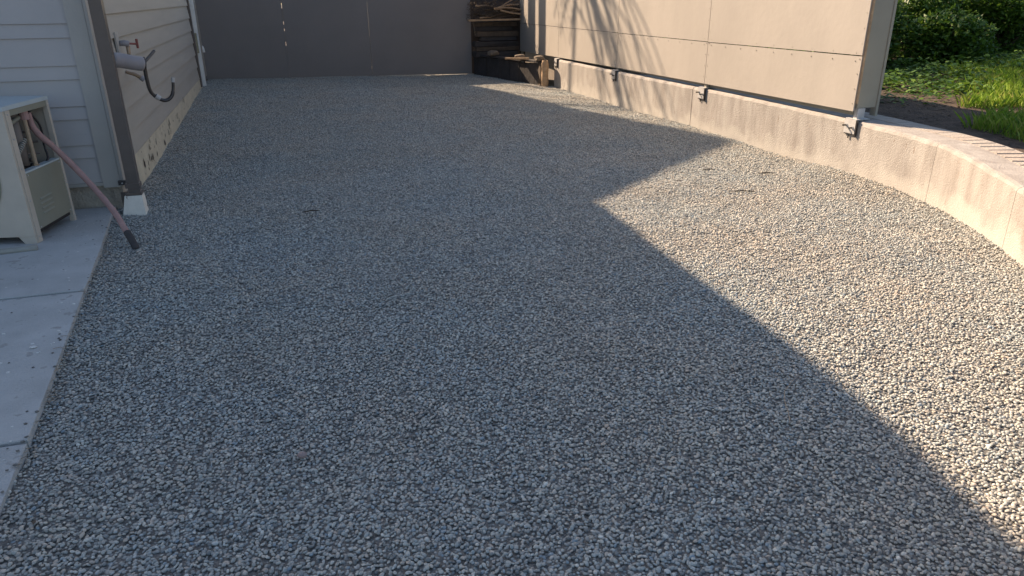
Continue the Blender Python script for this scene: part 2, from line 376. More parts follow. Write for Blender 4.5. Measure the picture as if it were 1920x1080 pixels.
# fixtures on the side wall
bp_ = hpart('tap_plate', box(-1.324, -1.308, 7.30, 7.42, 1.14, 1.33), M_trim, bevel=.004)
fa = hpart('water_tap', tube([(-1.31, 7.40, 1.235), (-1.27, 7.42, 1.235), (-1.24, 7.43, 1.225)], [.022, .026, .03], n=12), M_greyp, smooth=True)
hpart('tap_stem', tube([(-1.245, 7.44, 1.23), (-1.185, 7.50, 1.222)], .009), M_red, fa)
hpart('tap_handle', tube([(-1.183, 7.502, 1.265), (-1.183, 7.502, 1.185)], .011), M_red, fa)
hpart('tap_spout', tube([(-1.25, 7.43, 1.21), (-1.25, 7.41, 1.14)], [.018, .014]), M_brass, fa)
pst = hpart('pipe_stub', tube(curve([(-1.33, 7.0, 1.13), (-1.26, 7.08, 1.112), (-1.19, 7.13, 1.09), (-1.13, 7.18, 1.075)], 4), .062, n=16), M_greyp, smooth=True)
hpart('pipe_collar', tube([(-1.13, 7.185, 1.074), (-1.115, 7.195, 1.072)], .055, n=16), M_dark, pst)
hk = hpart('hook_rod', tube(curve([(-1.110, 7.20, 1.13), (-1.112, 7.20, 1.05), (-1.112, 7.20, .93), (-1.10, 7.21, .83), (-1.045, 7.24, .765), (-.99, 7.26, .75), (-.945, 7.28, .785), (-.925, 7.29, .85), (-.915, 7.295, .92)], 6), [.016]*40+[.013]*9, n=10), M_dark, smooth=True)
hpart('hook_sleeve', tube([(-1.072, 7.225, .796), (-1.045, 7.24, .768)], .023, n=10), M_galv, hk)
hpart('hook_tip', tube([(-.918, 7.294, .90), (-.912, 7.296, .94)], .0165, n=10), M_galv, hk)
hpart('brace_rod', tube([(-1.11, 7.20, 1.08), (-1.05, 7.46, 1.16)], .013), M_dark, hk)
fc = hpart('drain_cock', tube([(-1.325, 7.52, .985), (-1.25, 7.54, .955), (-1.21, 7.55, .925)], [.014, .018, .02]), M_brass)
hpart('cock_cap', tube([(-1.215, 7.55, .93), (-1.19, 7.555, .905)], .025), M_greyp, fc)
# white corner post and latch box at the far end of the house wall
wp = thing('white_post', 'narrow white post at the far end of the house wall by the gate', 'post', loc=(-1.35, 14.5, .1))
obj('post_shaft', box(-.06, .07, -.05, .06, -.1, 3.2), M_white, wp, bevel=.006)
obj('post_trim', box(-.088, -.063, -.04, .05, -.1, 3.2), M_dark, wp)
lb = obj('latch_box', box(-.09, .05, -.17, -.053, .60, .93), M_latch, wp, bevel=.008)
obj('box_lip', box(-.11, .02, -.19, -.172, .88, .99), M_latch, lb, bevel=.004)
bm = tube([(-.04, -.07, .50), (-.045, -.075, .60), (-.03, -.07, .66)], .02)
obj('conduit', bm, M_trimb, wp)

# ------------------------------------------------------------ air conditioner
TH = math.atan2(-.118, .58)      # turned slightly
ac = thing('air_conditioner', 'beige outdoor air conditioner with open service hatch standing on the concrete path', 'air conditioner', loc=(-1.738, 5.5, .022), rz=TH)
# local: +x right (service side at x=0), +y depth, unit spans x -0.92..0, y 0..0.59, z 0..0.94
Wd, Dp, Ht = .92, .59, .935
obj('front_panel', box(-Wd, -.001, .0, .02, .06, Ht-.03), M_acb, ac, bevel=.006)
obj('front_skirt', hexa(B(), [(-.075, .004, .0), (-.001, .004, .0), (-.001, .03, .0), (-.075, .03, .0), (-.11, .004, .058), (-.001, .004, .058), (-.001, .03, .058), (-.11, .03, .058)]), M_acb, ac)
obj('front_skirt', box(-Wd, -.80, .004, .03, 0, .058), M_acb, ac)
obj('base_pan', box(-Wd+.01, -.02, .03, Dp-.02, .055, .085), M_inner, ac)
obj('corner_flange', box(-.03, .004, .021, .075, .0, Ht-.03), M_acb, ac, bevel=.004)
obj('rear_flange', box(-.03, .004, Dp-.028, Dp, .0, Ht-.03), M_acb, ac, bevel=.003)
obj('rear_panel', box(-Wd, -.032, Dp-.015, Dp-.002, .08, Ht-.03), M_acb, ac)
obj('far_side_panel', box(-Wd, -Wd+.012, .022, Dp-.017, .06, Ht-.03), M_acg, ac)
obj('top_panel', box(-Wd-.004, .006, -.006, Dp+.006, Ht-.028, Ht), M_act, ac, bevel=.005)
obj('top_rail', box(-.02, .002, .077, Dp-.030, .868, Ht-.03), M_acg, ac, bevel=.002)
sp_ = obj('service_cover', box(-.012, .0, .077, Dp-.030, .088, .478), M_acg, ac, bevel=.003)
obj('cover_lip', box(-.05, .001, .079, Dp-.032, .480, .492), M_act, sp_)
bm = B()
for i in range(4):
    z0 = .17+i*.034
    hexa(bm, [(0, .17, z0), (0, .34, z0), (0, .34, z0+.004), (0, .17, z0+.004), (.008, .175, z0+.006), (.008, .335, z0+.006), (.001, .335, z0+.018), (.001, .175, z0+.018)])
obj('louvre', bm, M_acg, sp_)
obj('inner_wall', box(-.30, -.29, .025, Dp-.02, .09, .90), M_inner, ac)
obj('inner_shelf', box(-.288, -.052, .08, Dp-.03, .44, .455), M_blackw, ac)
obj('inner_crossbar', tube([(-.04, .085, .80), (-.06, .30, .83)], .014), M_acg, ac)
v1 = obj('valve_body', tube([(-.10, .27, .86), (-.10, .27, .50)], [.042, .04], n=12), M_trimb, ac, smooth=True)
obj('valve_pipe', tube([(-.035, .30, .84), (-.035, .30, .47)], .015), M_tan, v1)
obj('valve_cap', tube([(-.035, .305, .81), (-.035, .305, .865)], .030, n=12), M_hose, v1)
obj('flare_nut', tube([(-.035, .30, .47), (-.035, .30, .50)], .024, n=6), M_brass, v1)
bm = B()
for i in range(12): tube([(-.06+.0*i, .10+.016*i, .56+.010*i), (-.06, .108+.016*i, .565+.010*i)], .018, bm)
obj('flexible_conduit', bm, M_pvc, ac)
bm = B()
for i in range(7):
    p = [Vector((-.12+random.uniform(-.05, .05), random.uniform(.35, .5), .47+.08*i*.5)) for _ in range(3)]
    tube(curve([p[0], p[1], p[2]], 4), .009, bm, n=6)
obj('wire_bundle', bm, M_trimb, ac)
bm = B()
for z_ in (.05, .30, .52, .72, .88):
    tube([(.003, .045, z_), (.008, .045, z_)], .006, bm, n=6); tube([(.003, Dp-.014, z_), (.008, Dp-.014, z_)], .005, bm, n=6)
for z_, y_ in ((.465, .10), (.465, .54), (.10, .10), (.10, .54)): tube([(-.001, y_, z_), (.004, y_, z_)], .006, bm, n=6)
stuff(obj('screw', bm, M_galv, ac))
obj('power_cable', tube(curve([(-.06, .42, .86), (-.03, .47, .74), (-.05, .50, .60), (-.03, .46, .50), (-.08, .40, .46)], 5), .008, n=6), M_dark, ac, smooth=True)
# fan grille on the front
bm = B()
for r in [.06, .12, .18, .24, .30]:
    pts = [(-.46+r*math.cos(a), -.006, .47+r*math.sin(a)) for a in [i*math.pi/16 for i in range(33)]]
    tube(pts, .004, bm, n=6, caps=False)
for i in range(12):
    a = i*math.pi/6; tube([(-.46+.05*math.cos(a), -.004, .47+.05*math.sin(a)), (-.46+.31*math.cos(a), -.004, .47+.31*math.sin(a))], .003, bm, n=6)
obj('fan_grille', bm, M_dark, ac)
obj('fan_ring', tube([(-.46+.325*math.cos(a), -.003, .47+.325*math.sin(a)) for a in [i*math.pi/24 for i in range(49)]], .010, n=8, caps=False), M_acg, ac)
tag(obj('drain_tube', tube([(-2.9, 5.22, .045), (-1.78, 5.35, .042), (-1.70, 5.362, .042)], [.020, .020, .024], n=12), M_pvc, smooth=True), 'thin pale grey tube lying on the path under the air conditioner', 'tube')
hs = thing('insulated_hose', 'dull pink insulated hose running from the air conditioner into the gravel', 'hose', loc=(-1.1, 5.33, 0))
hp = curve([(-1.70, 5.86, .87), (-1.695, 5.87, .78), (-1.66, 5.88, .70), (-1.60, 5.90, .615), (-1.48, 5.88, .44), (-1.34, 5.75, .275), (-1.23, 5.57, .175), (-1.165, 5.43, .105), (-1.15, 5.405, .085)], 5)
obj('hose_sleeve', tube([p-Vector((-1.1, 5.33, 0)) for p in hp], [.021+.003*noise.noise(p*14) for p in hp], n=12), M_hose, hs, smooth=True)
hp2 = curve([(-1.148, 5.403, .083), (-1.135, 5.38, .064), (-1.105, 5.33, .015), (-1.09, 5.30, -.02)], 4)
obj('hose_end', tube([p-Vector((-1.1, 5.33, 0)) for p in hp2], .0245, n=12), M_hoset, hs, smooth=True)

# ------------------------------------------------------------ curved retaining wall
rw = thing('retaining_wall', 'low curved stained concrete wall along the right edge of the gravel', 'wall', loc=(5, 8, 0))
def normal_at(i):
    a, b = WC[max(i-1, 0)], WC[min(i+1, len(WC)-1)]; d = Vector((b.x-a.x, b.y-a.y, 0)).normalized(); return Vector((-d.y, d.x, 0))
def wsec(i0, i1, g0, g1):
    bm = B(); R = []; TH_ = .47
    idx = list(range(i0, i1+1)); fine = []
    for i in idx[:-1]:
        for k in range(4): fine.append(i+k/4)
    fine.append(idx[-1])
    if g0: fine[0] += .03
    for t in fine:
        i = min(int(t), len(WC)-2); f = t-i; p = WC[i].lerp(WC[i+1], f); n = normal_at(i).lerp(normal_at(i+1), f).normalized()
        if n.x < 0: n = -n          # away from the gravel
        h = p.z; q = Vector((p.x, p.y, 0))
        w_ = lambda d, z: bm.verts.new(q+n*(d+.006*noise.noise(Vector((p.x*4, p.y*4, z*5))))+Vector((-5, -8, z)))
        jz = .008*noise.noise(Vector((p.x*6, p.y*6, 9)))+.007*noise.noise(Vector((p.x*17, p.y*17, 3)))
        R.append([w_(0, -.3), w_(0, h*.5), w_(0, h-.03+jz), w_(.010, h-.010+jz), w_(.035+jz*1.5, h+jz*.3), w_(TH_, h+.001), w_(TH_, -.3)])
    for a, b in zip(R, R[1:]):
        for s in range(6): bm.faces.new((a[s], a[s+1], b[s+1], b[s]))
    bm.faces.new(R[0]); bm.faces.new(R[-1])
    return obj('wall_section', bm, M_wall, rw)
ends = [0, 13, 30, 38, 50, 60]
for a, b in zip(ends, ends[1:]): wsec(a, b, a > 0, False)
# cap of pavers behind the wall's crown on the bend
pav = []
dist = 0; t = 22.0
rows = [(.252, .205)]
while t < 58:
    i = int(t); f = t-i; p = WC[i].lerp(WC[i+1], f); n = normal_at(i).lerp(normal_at(i+1), f).normalized()
    if n.x < 0: n = -n
    d = Vector((n.y, -n.x, 0))
    for ri, (off, ln) in enumerate(rows):
        wd = .098*(1+off/2.5)
        bm = B(); c = Vector((p.x, p.y, 0))+n*(off+ln/2)
        z1 = p.z+.0045+random.uniform(-.001, .001); hw, hl = wd/2-.001, ln/2-.002
        pts = [c+d*(sx*hw)+n*(sy*hl) for sx, sy in ((-1, -1), (1, -1), (1, 1), (-1, 1))]
        hexa(bm, [(q.x-5, q.y-8, z1-.07) for q in pts]+[(q.x-5, q.y-8, z1) for q in pts])
        if Vector((p.x, p.y)).y > 5.0 and ri == 1: bm.free(); continue
        obj('paver', bm, random.choice([M_brick, M_brick, M_brick2]), rw, bevel=.0015)
    seg = (WC[i+1]-WC[i]); seg.z = 0
    t += .098/seg.length

# ------------------------------------------------------------ panel fence on the wall
pf = thing('panel_fence', 'tall sunlit taupe panel fence bolted on top of the concrete wall', 'fence', loc=(5, 8, 0))
def ppart(name, bm, m, parent=pf, **k):
    for v in bm.verts: v.co -= Vector((5, 8, 0))
    return obj(name, bm, m, parent, **k)
PY = [5.49, 8.045, 10.58, 13.12, 15.42]
for i in range(4):
    a, b = PY[i]+.004, PY[i+1]-.004
    zb = lerp([(5.4, .592), (8.0, .577), (10.1, .562), (13.2, .53), (15.5, .50)], a); zc = lerp([(5.4, .592), (8.0, .577), (10.1, .562), (13.2, .53), (15.5, .50)], b)
    o = 0 if i else .0
    ppart('panel', hexa(B(), [(5.0, a, zb), (5.014, a, zb), (5.014, b, zc), (5.0, b, zc), (5.002, a, 1.061+.012*(1 if i == 0 else 0)), (5.016, a, 1.073 if i == 0 else 1.061), (5.016, b, 1.057), (5.002, b, 1.057)]), M_panel, bevel=.0015)
    ppart('panel', hexa(B(), [(4.998, a, 1.083 if i == 0 else 1.069), (5.014, a, 1.083 if i == 0 else 1.069), (5.014, b, 1.065), (4.998, b, 1.065), (5.0, a, 3.1), (5.014, a, 3.1), (5.014, b, 3.1), (5.0, b, 3.1)]), M_panel, bevel=.0015)
bm = B()
for i in range(4):
    a, b = PY[i], PY[i+1]
    for zr in (1.10, 1.03):
        for k in range(9):
            y = a+.08+(b-a-.16)*k/8; tube([(5.002, y, zr), (4.9955, y, zr)], .0045, bm, n=6)
    for k in range(8):
        for dy in (.03, -.03):
            if dy < 0 and i == 0: continue
            tube([(5.002, a+dy, .66+k*.13), (4.9955, a+dy, .66+k*.13)], .004, bm, n=6)
stuff(ppart('screw', bm, M_post))
ppart('end_post', box(5.03, 5.235, 5.48, 5.53, .62, 3.12), M_post, bevel=.004)
ppart('post_lit_edge', box(5.012, 5.028, 5.475, 5.53, .66, 3.12), M_woodl, bevel=.002)  # tan colour stands in for sunlight on the post's front corner
ppart('post_flange', box(5.237, 5.262, 5.47, 5.54, .54, 3.12), M_post, bevel=.003)
ppart('post_foot', box(5.04, 5.12, 5.475, 5.52, .50, .617), M_galv, bevel=.004)
ppart('base_channel', hexa(B(), [(5.06, 5.56, .545), (5.10, 5.56, .545), (5.10, 15.3, .515), (5.06, 15.3, .515), (5.06, 5.56, .60), (5.10, 5.56, .60), (5.10, 15.3, .57), (5.06, 15.3, .57)]), M_post)
for y in (8.045, 10.58, 13.12): ppart('fence_post', box(5.018, 5.058, y-.025, y+.025, .50, 3.1), M_post)
ppart('fence_post', box(5.018, 5.058, 15.34, 15.40, .0, 3.1), M_post)
ppart('rail', box(5.018, 5.056, 5.56, 15.33, 3.0, 3.06), M_post)
# brackets that clip the fence to the wall
def wallx(y): return lerp(WXT, y)
for y in (5.50, 8.06, 10.60, 13.10):
    wx = wallx(y); zt = lerp(sorted([(p.y, p.z) for p in WC]), y)
    b = ppart('bracket', box(wx-.010, wx-.003, y-.085+.02, y+.085, zt-.115, zt+.012), M_galv, bevel=.002)
    ppart('bracket_top', box(wx-.010, 5.16, y-.06, y+.08, zt+.013, zt+.019), M_galv, b)
    ppart('bracket_strap', box(wx-.022, wx-.004, y-.082, y-.068, zt-.135, zt+.014), M_dark, b, bevel=.002)
    ppart('bracket_foot', box(wx-.016, wx-.004, y-.06, y+.07, zt-.124, zt-.116), M_dark, b)
    for dy, dz in ((.055, -.045), (-.025, -.06)):
        ppart('bolt', tube([(wx-.004, y+dy, zt+dz), (wx-.055, y+dy, zt+dz)], .008, n=8), M_dark, b)
        ppart('nut', tube([(wx-.010, y+dy, zt+dz), (wx-.018, y+dy, zt+dz)], .014, n=6), M_galv, b)
    ppart('stud', tube([(wx-.012, y+.012, zt-.127), (wx-.012, y+.012, zt-.16)], .006, n=6), M_dark, b)

# ------------------------------------------------------------ gate
GY = 15.72
gt = thing('gate', 'dark grey sheet gate in three tall sections closing the far end', 'gate', loc=(1.3, GY, 0))
def gpart(name, bm, m, parent=gt, **k):
    for v in bm.verts: v.co -= Vector((1.3, GY, 0))
    return obj(name, bm, m, parent, **k)
GT = 1.60
gp = [(-1.50, .201, .010, .003), (.205, 1.858, .008, .002), (1.865, 4.0, .0, .0)]
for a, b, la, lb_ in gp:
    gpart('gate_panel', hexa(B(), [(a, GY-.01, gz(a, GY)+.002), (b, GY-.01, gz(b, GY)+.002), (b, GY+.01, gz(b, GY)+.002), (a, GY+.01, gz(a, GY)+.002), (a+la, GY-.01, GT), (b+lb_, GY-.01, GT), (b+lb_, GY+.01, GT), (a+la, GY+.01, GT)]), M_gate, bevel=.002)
gpart('gate_rail', box(-1.48, 3.96, GY+.012, GY+.05, GT-.10, GT-.04), M_post)
gpart('gate_rail', box(-1.48, 3.96, GY+.012, GY+.05, .26, .32), M_post)
for x0, x1 in ((-1.49, -1.43), (.213, .25), (.7, .72), (1.872, 1.92), (3.94, 3.99)): gpart('gate_stile', box(x0, x1, GY+.052, GY+.09, .14, GT), M_post)
for z0, z1 in ((.14, .70), (.78, .98), (1.03, 1.10), (1.16, 1.40)): gpart('seam_strip', box(.190, .22, GY+.0505, GY+.054, z0, z1), M_post)
for z0, z1 in ((.34, .86), (.14, .20)): gpart('seam_strip', box(1.845, 1.869, GY+.0505, GY+.054, z0, z1), M_post)
gpart('gate_hook', tube(curve([(-1.40, GY-.012, .72), (-1.40, GY-.06, .745), (-1.36, GY-.08, .74), (-1.335, GY-.08, .70), (-1.33, GY-.08, .63)], 4), .026), M_white)
# timber posts behind the gate
for i, (x, wd, lab) in enumerate(((3.97, .10, 'tall square timber post behind the right end of the gate'), (3.62, .09, 'tall square timber post behind the gate, second from its right end'), (4.33, .06, 'slim tall timber post rising behind the timber stack'))):
    p = obj('timber_post', box(-wd, wd, -.05, .05, -.1, 3.7), M_wood); p.location = (x, 16.5, 0)
    tag(p, lab, 'post', 'posts behind the gate')

# ------------------------------------------------------------ timber step wall and brush in the far right corner
tw = thing('timber_step', 'dark timber retaining step between the gate and the concrete wall', 'timber wall', loc=(4.4, 14.5, 0))
P0, P1 = Vector((4.03, 15.66, 0)), Vector((4.74, 13.42, 0)); dr = (P1-P0).normalized(); nn = Vector((-dr.y, dr.x, 0))
if nn.x < 0: nn = -nn
L = (P1-P0).length; nb = 14
for i in range(nb):
    a = P0+dr*(L*i/nb+.004); b = P0+dr*(L*(i+1)/nb-.004); th = nn*.03; off = nn*random.uniform(-.006, .006)
    h = .40+random.uniform(-.012, .012)
    pts = [a+off, b+off, b+off+th, a+off+th]
    obj('board', hexa(B(), [(q.x-4.4, q.y-14.5, -.05) for q in pts]+[(q.x-4.4, q.y-14.5, h) for q in pts]), M_blackw, tw)
pts = [P0-nn*.03, P1-nn*.03, P1+nn*.12, P0+nn*.12]
obj('cap_plank', hexa(B(), [(q.x-4.4, q.y-14.5, .415) for q in pts]+[(q.x-4.4, q.y-14.5, .45) for q in pts]), M_blackw, tw)
obj('end_post', box(.33, .42, -1.16, -1.04, -.05, .43), M_wood, tw, bevel=.008)
bm = box(5.03-.02-.30-4.4, 5.3-.3-4.4, -.66, -.60, .46, .50)
tag(obj('loose_slat', tube([(4.22, 13.95, .475), (4.64, 13.75, .475)], .022, n=6), M_woodl), 'short pale slat lying on top of the dark timber step', 'slat')
st = tag(obj('wooden_stump', bmesh.new(), M_woodl), 'rough broken wooden stump against the end of the concrete wall', 'stump')
bm = B(); rings = []
for j in range(9):
    zz = -.05+j*.065
    rings.append([bm.verts.new((4.80+(.07+.018*noise.noise(Vector((math.cos(a)*2, math.sin(a)*2, zz*7))))*math.cos(a)*(1-.2*(j == 8)), 13.28+(.06+.015*noise.noise(Vector((math.sin(a)*3, zz*9, 1))))*math.sin(a), zz+.02*noise.noise(Vector((a, j, 0))))) for a in [k*math.pi/6 for k in range(12)]])
for q in range(8):
    for k in range(12): bm.faces.new((rings[q][k], rings[q][(k+1) % 12], rings[q+1][(k+1) % 12], rings[q+1][k]))
bm.faces.new(rings[-1]); bmesh.ops.recalc_face_normals(bm, faces=bm.faces); bm.to_mesh(st.data); bm.free()
bf = thing('dark_backing', 'dark board backing added behind the stacked planks and brush to block the bright ground', 'screen', loc=(4.6, 16.05, 0))  # added dark backing, hides the bright ground behind the brush
for i in range(9): obj('board', box(-.62+i*.15, -.475+i*.15, -.012+.006*(i % 2), .012+.006*(i % 2), -.05, 1.62+random.uniform(-.02, .02)), M_blackw, bf)
obj('rail', box(-.62, .73, .02, .05, .9, .98), M_blackw, bf)
def rock(bm, c, r, seed, n=2):
    q = bmesh.ops.create_icosphere(bm, subdivisions=n, radius=1)
    for v in q['verts']:
        u = v.co.copy(); m_ = max(abs(u.x), abs(u.y), abs(u.z)); u = u.lerp(u/m_*.8, .8)
        d = 1+.22*noise.noise(v.co*1.3+Vector((seed*3.7, 0, 0)))+.10*noise.noise(v.co*4+Vector((0, seed, 0)))
        v.co = Vector((u.x*r[0], u.y*r[1], u.z*r[2]))*d+Vector(c)
for i, (x, y, z, r_, lab) in enumerate(((4.74, 13.45, .50, (.10, .09, .055), 'rough tan stone on the end of the timber step nearest the concrete wall'), (4.52, 13.95, .50, (.12, .09, .05), 'flat rough stone on the timber step beside the pale slat'), (4.25, 14.9, .51, (.13, .10, .06), 'squarish rough stone in the middle of the timber step'), (4.86, 13.62, .40, (.09, .10, .10), 'rough stone wedged behind the broken stump'))):
    bm = B(); rock(bm, (0, 0, 0), r_, i+2); o = tag(obj('rubble_stone', bm, M_rub), lab, 'stone', 'rubble stones on the timber step'); o.location = (x, y, z)
# planks stacked above the step
pk = thing('plank_stack', 'stack of dark planks piled behind the timber step', 'plank stack', loc=(4.5, 15.6, .4))
zz = .0
for i in range(7):
    h = random.uniform(.07, .13); sh = random.uniform(-.05, .05); fy = -.20+.03*i+random.uniform(-.05, .05); tl = random.uniform(-.012, .012)
    xa, xb = -.47+max(sh, -.02)+(.15 if i == 3 else 0), .49+min(sh, .0)-(.12 if i == 5 else 0)
    obj('plank', hexa(B(), [(xa, fy, zz), (xb, fy+random.uniform(-.05, .05), zz+tl*.4), (xb, .12, zz+tl*.4), (xa, .12, zz), (xa, fy, zz+h-.012), (xb, fy+.01, zz+h-.012+tl*.4), (xb, .12, zz+h-.012+tl*.4), (xa, .12, zz+h-.012)]), random.choice([M_blackw, M_wood, M_blackw]), pk, bevel=.008); zz += h
top = .4+zz
tag(obj('brown_plank', hexa(B(), [(3.88, 15.40, top+.02), (5.02, 15.34, top+.03), (5.02, 15.48, top+.03), (3.88, 15.54, top+.02), (3.88, 15.40, top+.055), (5.02, 15.34, top+.065), (5.02, 15.48, top+.065), (3.88, 15.54, top+.055)]), M_woodl, bevel=.003), 'sunlit brown plank laid across the top of the dark plank stack', 'plank')
br = thing('brush_pile', 'tangle of dry sticks piled on top of the planks', 'brush', loc=(4.5, 15.5, top+.06))
for i in range(26):
    a = random.uniform(-.5, .5); l = random.uniform(.5, 1.1); x = random.uniform(-.5, .1); y = random.uniform(-.12, .2); z0 = random.uniform(.0, .28)
    sl_ = random.uniform(-.1, .35)
    pts = [(x+l*t_*math.cos(a), y+l*t_*math.sin(a)*.5, z0+l*t_*sl_+.03*math.sin(t_*5+i)) for t_ in (0, .25, .5, .75, 1)]
    obj('stick', tube(pts, random.uniform(.008, .02), n=6), random.choice([M_wood, M_woodl, M_bark]), br)
bm = B()
for i in range(1600):
    c = Vector((random.uniform(-.6, .55), random.uniform(-.2, .25), random.uniform(0, .34)))
    d = Vector((random.uniform(-1, 1), random.uniform(-1, 1), random.uniform(-.6, .6))).normalized()*random.uniform(.02, .05); e = d.cross(Vector((random.random(), random.random(), 1))).normalized()*.008
    bm.faces.new([bm.verts.new(c-e), bm.verts.new(c+e), bm.verts.new(c+d)])
stuff(obj('dead_leaves', bm, M_wood, br))

# ------------------------------------------------------------ planted bank on the right
def bz(x, y):
    d = max(0, x-5.9); e = max(0, y-8.2-.12*(x-6))
    z = .46-.06*sm(5.6, 3.2, y)+.05*d*sm(5.8, 9, x)*.6+.28*sm(0, 6, e)*e*.45
    return z+.03*noise.noise(Vector((x*1.3, y*1.3, 2)))+.012*noise.noise(Vector((x*5, y*5, 7)))
bm = B(); rows = []
for j in range(120):
    y = -3+j*.3 if j < 60 else 15+(j-60)*1.2
    xa = (lerp(WXT, y) if y < 13.2 else 4.96)+.14
    if y < .7: xa = 2.2
    rows.append([bm.verts.new((xa+(0.22*i if i < 50 else 11+(i-50)*2.5), y, bz(xa+(0.22*i if i < 50 else 11+(i-50)*2.5), y)-(.02 if i == 0 else 0))) for i in range(72)])
for r0, r1 in zip(rows, rows[1:]):
    for i in range(71): bm.faces.new((r0[i], r0[i+1], r1[i+1], r1[i]))
struct(obj('soil_bank', bm, M_soil, smooth=True))
# loose mulch on the soil
bm = B()
for i in range(5200):
    x = random.uniform(5.3, 9.5); y = random.uniform(2.2, 8.5)
    if x < lerp(WXT, y)+.75 and y < 5.2: continue
    z = bz(x, y)+.006; s = random.uniform(.008, .035); a = random.uniform(0, 6.3); c = Vector((x, y, z))
    d = Vector((math.cos(a), math.sin(a), random.uniform(-.2, .3)))*s; e = Vector((-math.sin(a), math.cos(a), random.uniform(-.3, .3)))*s*.35
    bm.faces.new([bm.verts.new(c-d), bm.verts.new(c+e), bm.verts.new(c+d), bm.verts.new(c-e)])
tag(stuff(obj('mulch', bm, M_bark)), 'brown wood mulch strewn over the shaded soil behind the wall', 'mulch')
def leaves(bm, c, r, n, size, flat=.8):
    for i in range(n):
        v = Vector((random.gauss(0, 1), random.gauss(0, 1), random.gauss(0, 1))).normalized(); q = random.random()**.45
        p = Vector(c)+Vector((v.x*r[0], v.y*r[1], v.z*r[2]))*q
        p += Vector((noise.noise(p*2), noise.noise(p*2+Vector((9, 0, 0))), noise.noise(p*2+Vector((0, 9, 0)))))*.35*r[2]
        a = Vector((random.gauss(0, 1), random.gauss(0, 1), random.gauss(0, .6))).normalized(); s = size*random.uniform(.6, 1.4)
        b = a.cross(Vector((random.gauss(0, .5), random.gauss(0, .5), 1))).normalized()
        u = a.cross(b)*s*.15
        bm.faces.new([bm.verts.new(p), bm.verts.new(p+a*s*.45+b*s*.3+u), bm.verts.new(p+a*s), bm.verts.new(p+a*s*.45-b*s*.3+u)])
shr = [(7.6, 9.4, .75, .75, .8, 'dark green shrub directly behind the fence post'), (8.8, 9.9, .9, .8, .95, 'dark green shrub, second to the right of the fence post'),
       (9.9, 9.0, .75, .65, .6, 'low bright-tipped shrub in the middle of the planted bank'), (10.6, 10.6, 1.0, .9, 1.1, 'tall leafy shrub high on the planted bank at right'),
       (8.6, 11.7, 1.0, .9, 1.2, 'tall dark shrub at the back of the planted bank'), (12.2, 11.6, 1.0, .9, 1.0, 'leafy shrub at the far right of the planted bank'), (7.0, 11.2, .8, .8, 1.2, 'dark shrub close behind the panel fence'),
       (9.6, 13.6, 1.5, 1.0, 1.7, 'large rearmost shrub above the planted bank'), (12.0, 9.9, .75, .7, .95, 'bushy shrub beside the brown tree trunk at the upper right corner'), (13.0, 14.2, 1.8, 1.1, 1.8, 'large rearmost shrub at the far right')]
for x, y, rx, ry, rz_, lab in shr:
    sh = thing('shrub', lab, 'shrub', 'shrubs on the planted bank', loc=(x, y, bz(x, y)))
    bm = B()
    for k in range(5):
        a = k*1.26; tube([(0, 0, -.05), (rx*.3*math.cos(a), ry*.3*math.sin(a), rz_*.4), (rx*.6*math.cos(a), ry*.6*math.sin(a), rz_*.9)], [.03, .02, .008], bm, n=6)
    obj('stem', bm, M_bark, sh)
    bm = B()
    for k in range(7):
        a = random.uniform(0, 6.3); q = random.uniform(.2, .7)
        leaves(bm, (rx*q*math.cos(a), ry*q*math.sin(a), rz_*random.uniform(.3, .9)), (rx*.55, ry*.55, rz_*.42), 1100, .075)
    obj('foliage', bm, M_leaf, sh)
# ivy and low plants on the bank, grass on its sunny side
bm = B()
for i in range(52000):
    x = random.uniform(5.9, 14); y = random.uniform(5.5, 13)
    edge = 7.15-.10*(x-6)+.9*noise.noise(Vector((x*.8, y*.8, 0)))
    if y < edge and not (y > edge-.7 and random.random() < .2): continue
    z = bz(x, y)+random.random()**2*.16*(1+noise.noise(Vector((x*1.5, y*1.5, 3))))
    a = random.uniform(0, 6.3); s = random.uniform(.03, .075); p = Vector((x, y, z)); d = Vector((math.cos(a), math.sin(a), random.uniform(-.5, .5)))*s; b = Vector((-math.sin(a), math.cos(a), random.uniform(-.5, .5)))*s*.4
    bm.faces.new([bm.verts.new(p-d*.5), bm.verts.new(p+b), bm.verts.new(p+d*.6), bm.verts.new(p-b)])
tag(stuff(obj('ground_ivy', bm, M_leaf)), 'low dark green leafy ground cover on the bank behind the wall', 'ground cover')
bm = B()
for i in range(60000):
    x = random.uniform(5.9, 12); y = random.uniform(3.4, 9.0)
    e = x-y-.95-.8*noise.noise(Vector((y*1.1, x, 6)))
    if e < 0 or noise.noise(Vector((x*1.7, y*1.7, 1))) < -.25: continue
    if y > 8.3-.25*(x-7)+.6: continue
    h = random.uniform(.05, .16); a = random.uniform(0, 6.3); z = bz(x, y); wv = Vector((math.cos(a), math.sin(a), 0))*.005; ln = Vector((random.gauss(0, .4), random.gauss(0, .4), 0))*h
    p = Vector((x, y, z))
    bm.faces.new([bm.verts.new(p-wv), bm.verts.new(p+wv), bm.verts.new(p+ln*.4+wv*.7+Vector((0, 0, h*.6))), bm.verts.new(p+ln+Vector((0, 0, h)))])
tag(stuff(obj('grass', bm, M_grass)), 'sunlit yellow green grass on the bank at the right edge', 'grass')
